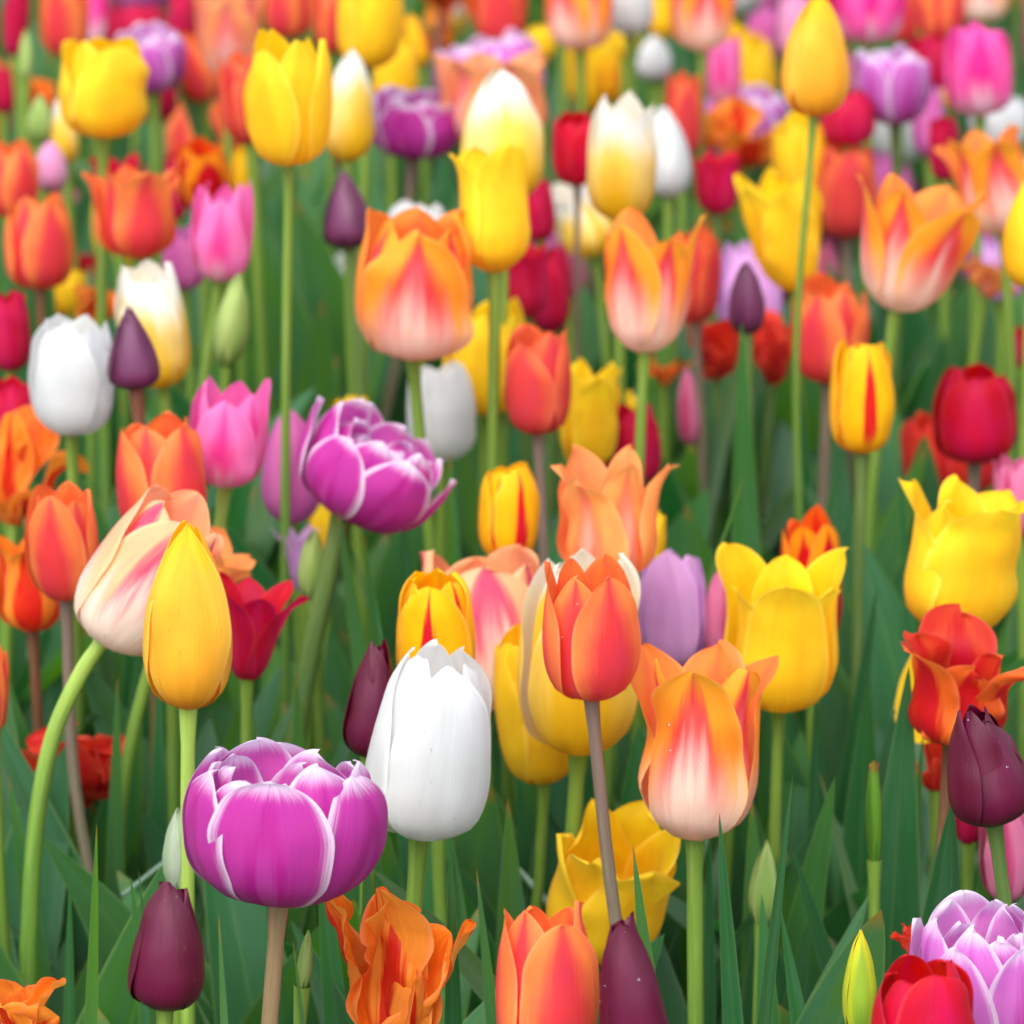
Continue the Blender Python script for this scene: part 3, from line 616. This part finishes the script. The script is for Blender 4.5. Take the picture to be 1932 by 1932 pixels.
T('limebud','spindle',1618,1960,1628,1768,66,'yellow green bud at the bottom edge left of the bright red tulip',Y=1.6,ph=-90)
T('pod','pod',1650,1632,1650,1448,34,'slim green seed pod on a bare stem near a broad grey green leaf',Y=1.78,s=(1660,1860))
T('bud','spindle',570,1870,582,1752,30,'thin twisted green bud tip near the bottom, right of the purple double stem',Y=1.6)
T('crimson','cup',1828,1595,1830,1470,52,'crimson tulip peeping out left below the pointed dark maroon one',Y=1.85)
T('rose','cup',1898,1700,1900,1490,100,'soft pink tulip under the pointed dark maroon one at the right edge',Y=1.82)
T('ember','wilt',1765,1500,1757,1390,50,'small red and yellow petal cluster left of the pointed dark maroon tulip',Y=1.9)
T('ember','wilt',1725,1810,1722,1745,60,'small dull red flower left of the double pink purple tulip',Y=1.68)
T('rose','cup',1925,1012,1915,855,85,'pink tulip at the right edge beside the full yellow one',Y=2.1)
T('ember','cup',1795,938,1790,772,180,'faded orange red tulip behind the glossy crimson red one',Y=2.35,ruf=.05)
T('rose','egg',1305,843,1296,695,46,'slim dull pink bud behind the bare stems right of centre',Y=2.4)
T('crimson','cup',1930,692,1922,615,38,'small crimson tulip at the right edge above mid height',Y=2.45)
T('rose','egg',1565,540,1562,450,40,'small dusky pink bud between yellow and coral tulips at upper right',Y=2.6)
T('parrot','wilt',1252,732,1252,655,55,'small orange red flower behind the stem of the V rimmed tulip',Y=2.45)
T('flame','cup',1150,190,1148,105,42,'small yellow and red tulip above the toothed yellow and white one',Y=2.85)
T('yellow','cup',1020,110,1020,42,52,'small round yellow tulip near the top edge right of the coral one',Y=2.95)
T('pink','cup',1365,200,1365,60,66,'pale pink tulip below the pink and cream one at the top',Y=2.85)
T('palepink','cup',1500,110,1500,-20,60,'faded pink tulip high up left of the tall yellow bud',Y=3.05)
T('rose','cup',1570,235,1560,80,90,'faded rose pink tulip behind the tall yellow bud',Y=2.85)
T('mauve','cup',1440,130,1440,10,55,'dusky mauve tulip near the top edge right of the pink and cream one',Y=3.1)
T('yellow','egg',1782,205,1780,138,36,'tiny yellow bud between crimson and hot pink tulips at the top right',Y=2.85)
T('coral','cup',1700,80,1705,-50,60,'orange tulip at the top edge between hot pink and coral ones',Y=3.0)
T('palepeach','cup',1860,40,1850,-80,90,'pale peach tulip cut by the top edge at upper right',Y=3.0)
T('crimson','cup',1060,80,1060,-60,50,'red tulip at the top edge between coral and pale orange ones',Y=3.1)
T('cream','egg',862,62,866,5,32,'tiny cream bud at the top edge left of the coral red one',Y=3.2)
T('palepink','egg',918,60,920,5,34,'tiny pale pink bud at the top edge beside the cream one',Y=3.2)
T('yellow','barrel',1180,110,1182,40,40,'tiny yellow tulip under the white one at the top edge',Y=3.05)
T('crimson','cup',340,90,345,-20,50,'small crimson tulip at the top edge above the coral ones',Y=3.0)
T('rose','egg',1565,345,1562,262,36,'small rosy bud low behind the coral red tulip, upper right',Y=2.9)
T('crimson','cup',330,420,330,285,45,'dark red tulip between the spread orange red one and the yellow and red one',Y=2.6)
T('rose','cup',1075,560,1070,440,60,'dusky pink tulip behind the taller crimson one and the dark stem',Y=2.6)

# ------------------------------------------------------------------ broad leaves that show singly: (tip x, y, foot x, y, width px, depth, bend toward camera)
def big_leaf(tx, ty, fx, fy, wpx, Y, bend=.25, fold=.5, twist=0, side=0):
    A = at(tx, ty, Y); Fp = at(fx, fy, Y); D = A-Fp; gx = Fp.x-D.x*Fp.z/max(D.z, .05)*.35
    Gp = Vector((max(A.x-.2, min(A.x+.2, gx)), Y+.03, 0)); D = A-Gp; ln = D.length
    near = min(TULIPS, key=lambda t: (t[1]-Gp.x)**2+(t[2]-Y)**2)
    root = near[0]; wd = wpx*Y/FPX*1.08
    rng = random.Random(int(tx*31+ty*7))
    co, n, m, uv = ribbon(rng, -math.pi/2, ln*1.04, wd, -bend*.8, bend*1.9, twist=twist, cup=.15, n=11, m=26, r0=0, p=1.2, tip=(1.5, .85), vm=.45, w0=.5, fold=-fold, wave=.08)
    # swing the strip from upright to the wanted direction
    tipv = Vector(co.reshape(m, n, 3)[-1, n//2]); Q = np.array(tipv.rotation_difference(D).to_matrix())
    co = co @ Q.T + np.array(Gp-root.location)
    link('leaf', mesh('leaf', co, n, m, uv, LEAF), root)
BIG = [(1712,1315,1690,1800,150,1.79),(1640,1310,1640,1760,110,1.9),(1890,1420,1870,1640,40,1.8),(1798,1530,1840,1800,60,1.72),
 (850,1640,855,1932,62,1.62),(905,1700,955,1932,50,1.66),(1490,1525,1430,1900,42,1.60),(1360,1575,1410,1850,60,1.66),(1440,1740,1470,1932,90,1.72),
 (1400,905,1480,1080,26,2.0),(1385,960,1270,1060,26,2.0),(1585,880,1520,1060,40,2.1),(1400,640,1430,960,72,2.15),(1500,700,1560,960,56,2.3),
 (640,990,700,1230,60,1.95),(715,1180,760,1330,40,1.9),(560,1320,560,1500,70,1.9),(480,1380,500,1560,22,1.75),
 (180,1610,140,1860,42,1.66),(415,1795,420,1932,42,1.5),(250,1700,280,1932,60,1.68),(262,1665,270,1740,22,1.62),(130,1690,100,1932,36,1.72),
 (600,1600,640,1932,70,1.72),(690,1620,700,1800,80,1.70),(1200,1650,1270,1932,70,1.56),(1340,1600,1350,1932,40,1.75),(1290,1700,1330,1900,60,1.9),
 (1020,1660,1040,1800,50,1.9),(930,1440,950,1700,80,1.95),(980,1500,1010,1760,60,1.9),(870,1500,880,1700,40,1.9),
 (1540,1350,1560,1600,70,1.95),(1570,1500,1500,1750,110,1.80),(1790,1560,1760,1932,120,1.70),(1420,1560,1450,1800,100,1.82),(960,1560,975,1800,110,1.80),(1510,1650,1640,1760,70,1.75),(1480,1760,1560,1932,70,1.66),
 (300,1260,280,1500,50,1.95),(60,1250,80,1500,40,2.0),(20,1500,60,1750,60,1.85),(220,1330,200,1500,50,1.9),(1000,1780,1010,1932,40,1.6),
 (690,1050,720,1180,50,2.05),(850,900,860,1060,60,2.1),(760,950,770,1070,60,2.1),(230,800,240,1000,60,2.15),(1700,900,1740,1060,30,2.1),
 (1650,1150,1600,1400,60,2.0),(1740,1420,1730,1650,40,1.85),(800,1740,790,1932,60,1.72),(560,1840,600,1932,36,1.55)]
rb = random.Random(9)
for tx, ty, fx, fy, w, Y in BIG: big_leaf(tx, ty, fx, fy, w*1.1, Y, rb.uniform(.05, .4), rb.uniform(.05, .3), rb.uniform(-.3, .3))

# ------------------------------------------------------------------ flowerless plants that fill the bed between the blooms
rl = random.Random(21)
SH = [leaf_mesh(rl, 0, rl.uniform(.30, .42), rl.uniform(.05, .09), rl.uniform(.02, .22), rl.uniform(.0, .9), 1, rl.uniform(-.7, .7), rl.uniform(.05, .3), rl.uniform(-.4, .4)) for _ in range(14)]
def plant(x, y, k, sc=1):
    r = bpy.data.objects.new('tulip_plant', None); COL.objects.link(r); r.location = (x, y, 0); r.empty_display_size = .02
    r['label'] = 'leafy green tulip plant without a flower, growing low between the blooming stems'
    r['category'] = 'plant'; r['group'] = 'flowerless tulip plants between the stems'
    for i in range(k):
        o = link('leaf', rl.choice(SH), r); o.rotation_euler = (0, 0, (i%2)*math.pi+math.pi/2+rl.gauss(0, .8)); s = sc*rl.uniform(.8, 1.1); o.scale = (s, s, s)
def inview(x, y, mar=.03): return abs(x) < y/math.cos(PITCH)*966/FPX*1.03+mar
pts = []
for _ in range(6000):
    x, y = rl.uniform(-.55, .55), rl.uniform(1.82, 3.9)
    if not inview(x, y, .06): continue
    if min([(x-a)**2+(y-b)**2 for a, b in pts]+[9]) < .074**2: continue
    pts.append((x, y)); plant(x, y, rl.choice((3, 4, 5)), rl.uniform(.95, 1.15)+(.12 if y > 2.5 else 0))
print('plants', len(pts))

# ------------------------------------------------------------------ bare fallen stalks
def stalk(a, b, Ya, Yb, r, label):
    A, B = at(*a, Ya), at(*b, Yb); mid = (A+B)*.5+Vector((0, 0, .012)); root = B
    path = catmull([A-root, mid-root-Vector((0,0,.008)), Vector((0, 0, 0)), (B-A)*.25-Vector((0, 0, .004))], 6)
    co, n, m, uv = tube(path, [r*(.8+.4*i/len(path)) for i in range(len(path))], 7)
    o = link('fallen_stalk', mesh('fallen_stalk', co, n, m, uv, STALK)); o.location = root
    o['label'] = label; o['category'] = 'stalk'; o['group'] = 'thin fallen stalks among the leaves'
STALK = stem_mat('stalk_grey_green', (120,152,140), (110,140,120))
stalk((830,1520),(1000,1665),1.95,1.9,.0016,'thin grey green stalk slanting down right under the large white tulip')
stalk((230,1690),(440,1560),1.85,1.9,.0014,'thin green blade slanting up behind the closed dark maroon tulip')

# ------------------------------------------------------------------ tulips farther back and beyond both sides of the view
PR = []
rp = random.Random(77)
WORD = dict(yellow='yellow', coral='orange red', crimson='crimson', white='white', hotpink='hot pink', peach='orange and cream', cream='yellow and white',
            orchid='purple and white', mauve='lilac pink', parrot='orange', rose='dusky pink', burgundy='dark maroon')
for kind in WORD:
    for q in range(1):
        form = dict(orchid='double', parrot='wilt', peach='vase', cream='barrel', white='barrel').get(kind, 'cup')
        L = L0[form]; R = {'double': .03, 'wilt': .035, 'vase': .024}.get(form, .021); o = {}
        hm = [mesh('petal', co, n, m, uv, MAT[kind]) for co, n, m, uv in build_head(rp, form, R, L, 1, o)]
        co, n, m, uv = tube([Vector((.006*math.sin(i), .005*math.cos(i*1.3), -.42*(1-i/6))) for i in range(7)], [.0028]*7, 7)
        PR.append((kind, hm, mesh('stem', co, n, m, uv, STEM[rp.choice('ggmd')])))
far = []; wts = [5, 5, 4, 3, 2, 4, 2, 2, 3, 3, 3, 1]
for _ in range(9000):
    x, y = rp.uniform(-.85, .85), rp.uniform(1.45, 4.7)
    if inview(x, y, .045) and y < 2.72: continue
    if y < 2.9 and abs(x) > .62: continue
    if min([(x-a)**2+(y-b)**2 for a, b in far]+[9]) < (.082 if inview(x, y) and y < 4.3 else .15)**2: continue
    if min([(x-q[1])**2+(y-q[2])**2 for q in TULIPS]+[9]) < .03**2: continue
    far.append((x, y)); kind, hm, sm = rp.choices(PR, wts)[0]; z = rp.uniform(.38, .56) if y > 3.12 or not inview(x, y, .045) else rp.uniform(.27, .41)
    r = bpy.data.objects.new('tulip', None); COL.objects.link(r); r.location = (x, y, 0); r.empty_display_size = .02
    r['category'] = 'tulip'; back = inview(x, y)
    r['label'] = ('small blurred %s tulip in the farthest rows of the bed' if back else '%s tulip standing beyond the side of the view')%WORD[kind]
    r['group'] = '%s tulips in the %s'%(WORD[kind], 'farthest rows' if back else 'side rows')
    a = rp.uniform(0, 6.28); tl = (rp.uniform(-.12, .12), rp.uniform(-.12, .12), a)
    sc = rp.uniform(1.0, 1.3) if back else 1
    for me in [sm]+hm:
        o = link('stem' if me is sm else 'petal', me, r, (0, 0, z)); o.rotation_euler = tl if me is not sm else (0, 0, a)
        if me is not sm: o.scale = (sc, sc, sc)
    for i in range(3):
        o = link('leaf', rp.choice(SH), r); o.rotation_euler = (0, 0, i*2.1+rp.uniform(-.6, .6))
print('far', len(far), 'objects', len(bpy.data.objects))
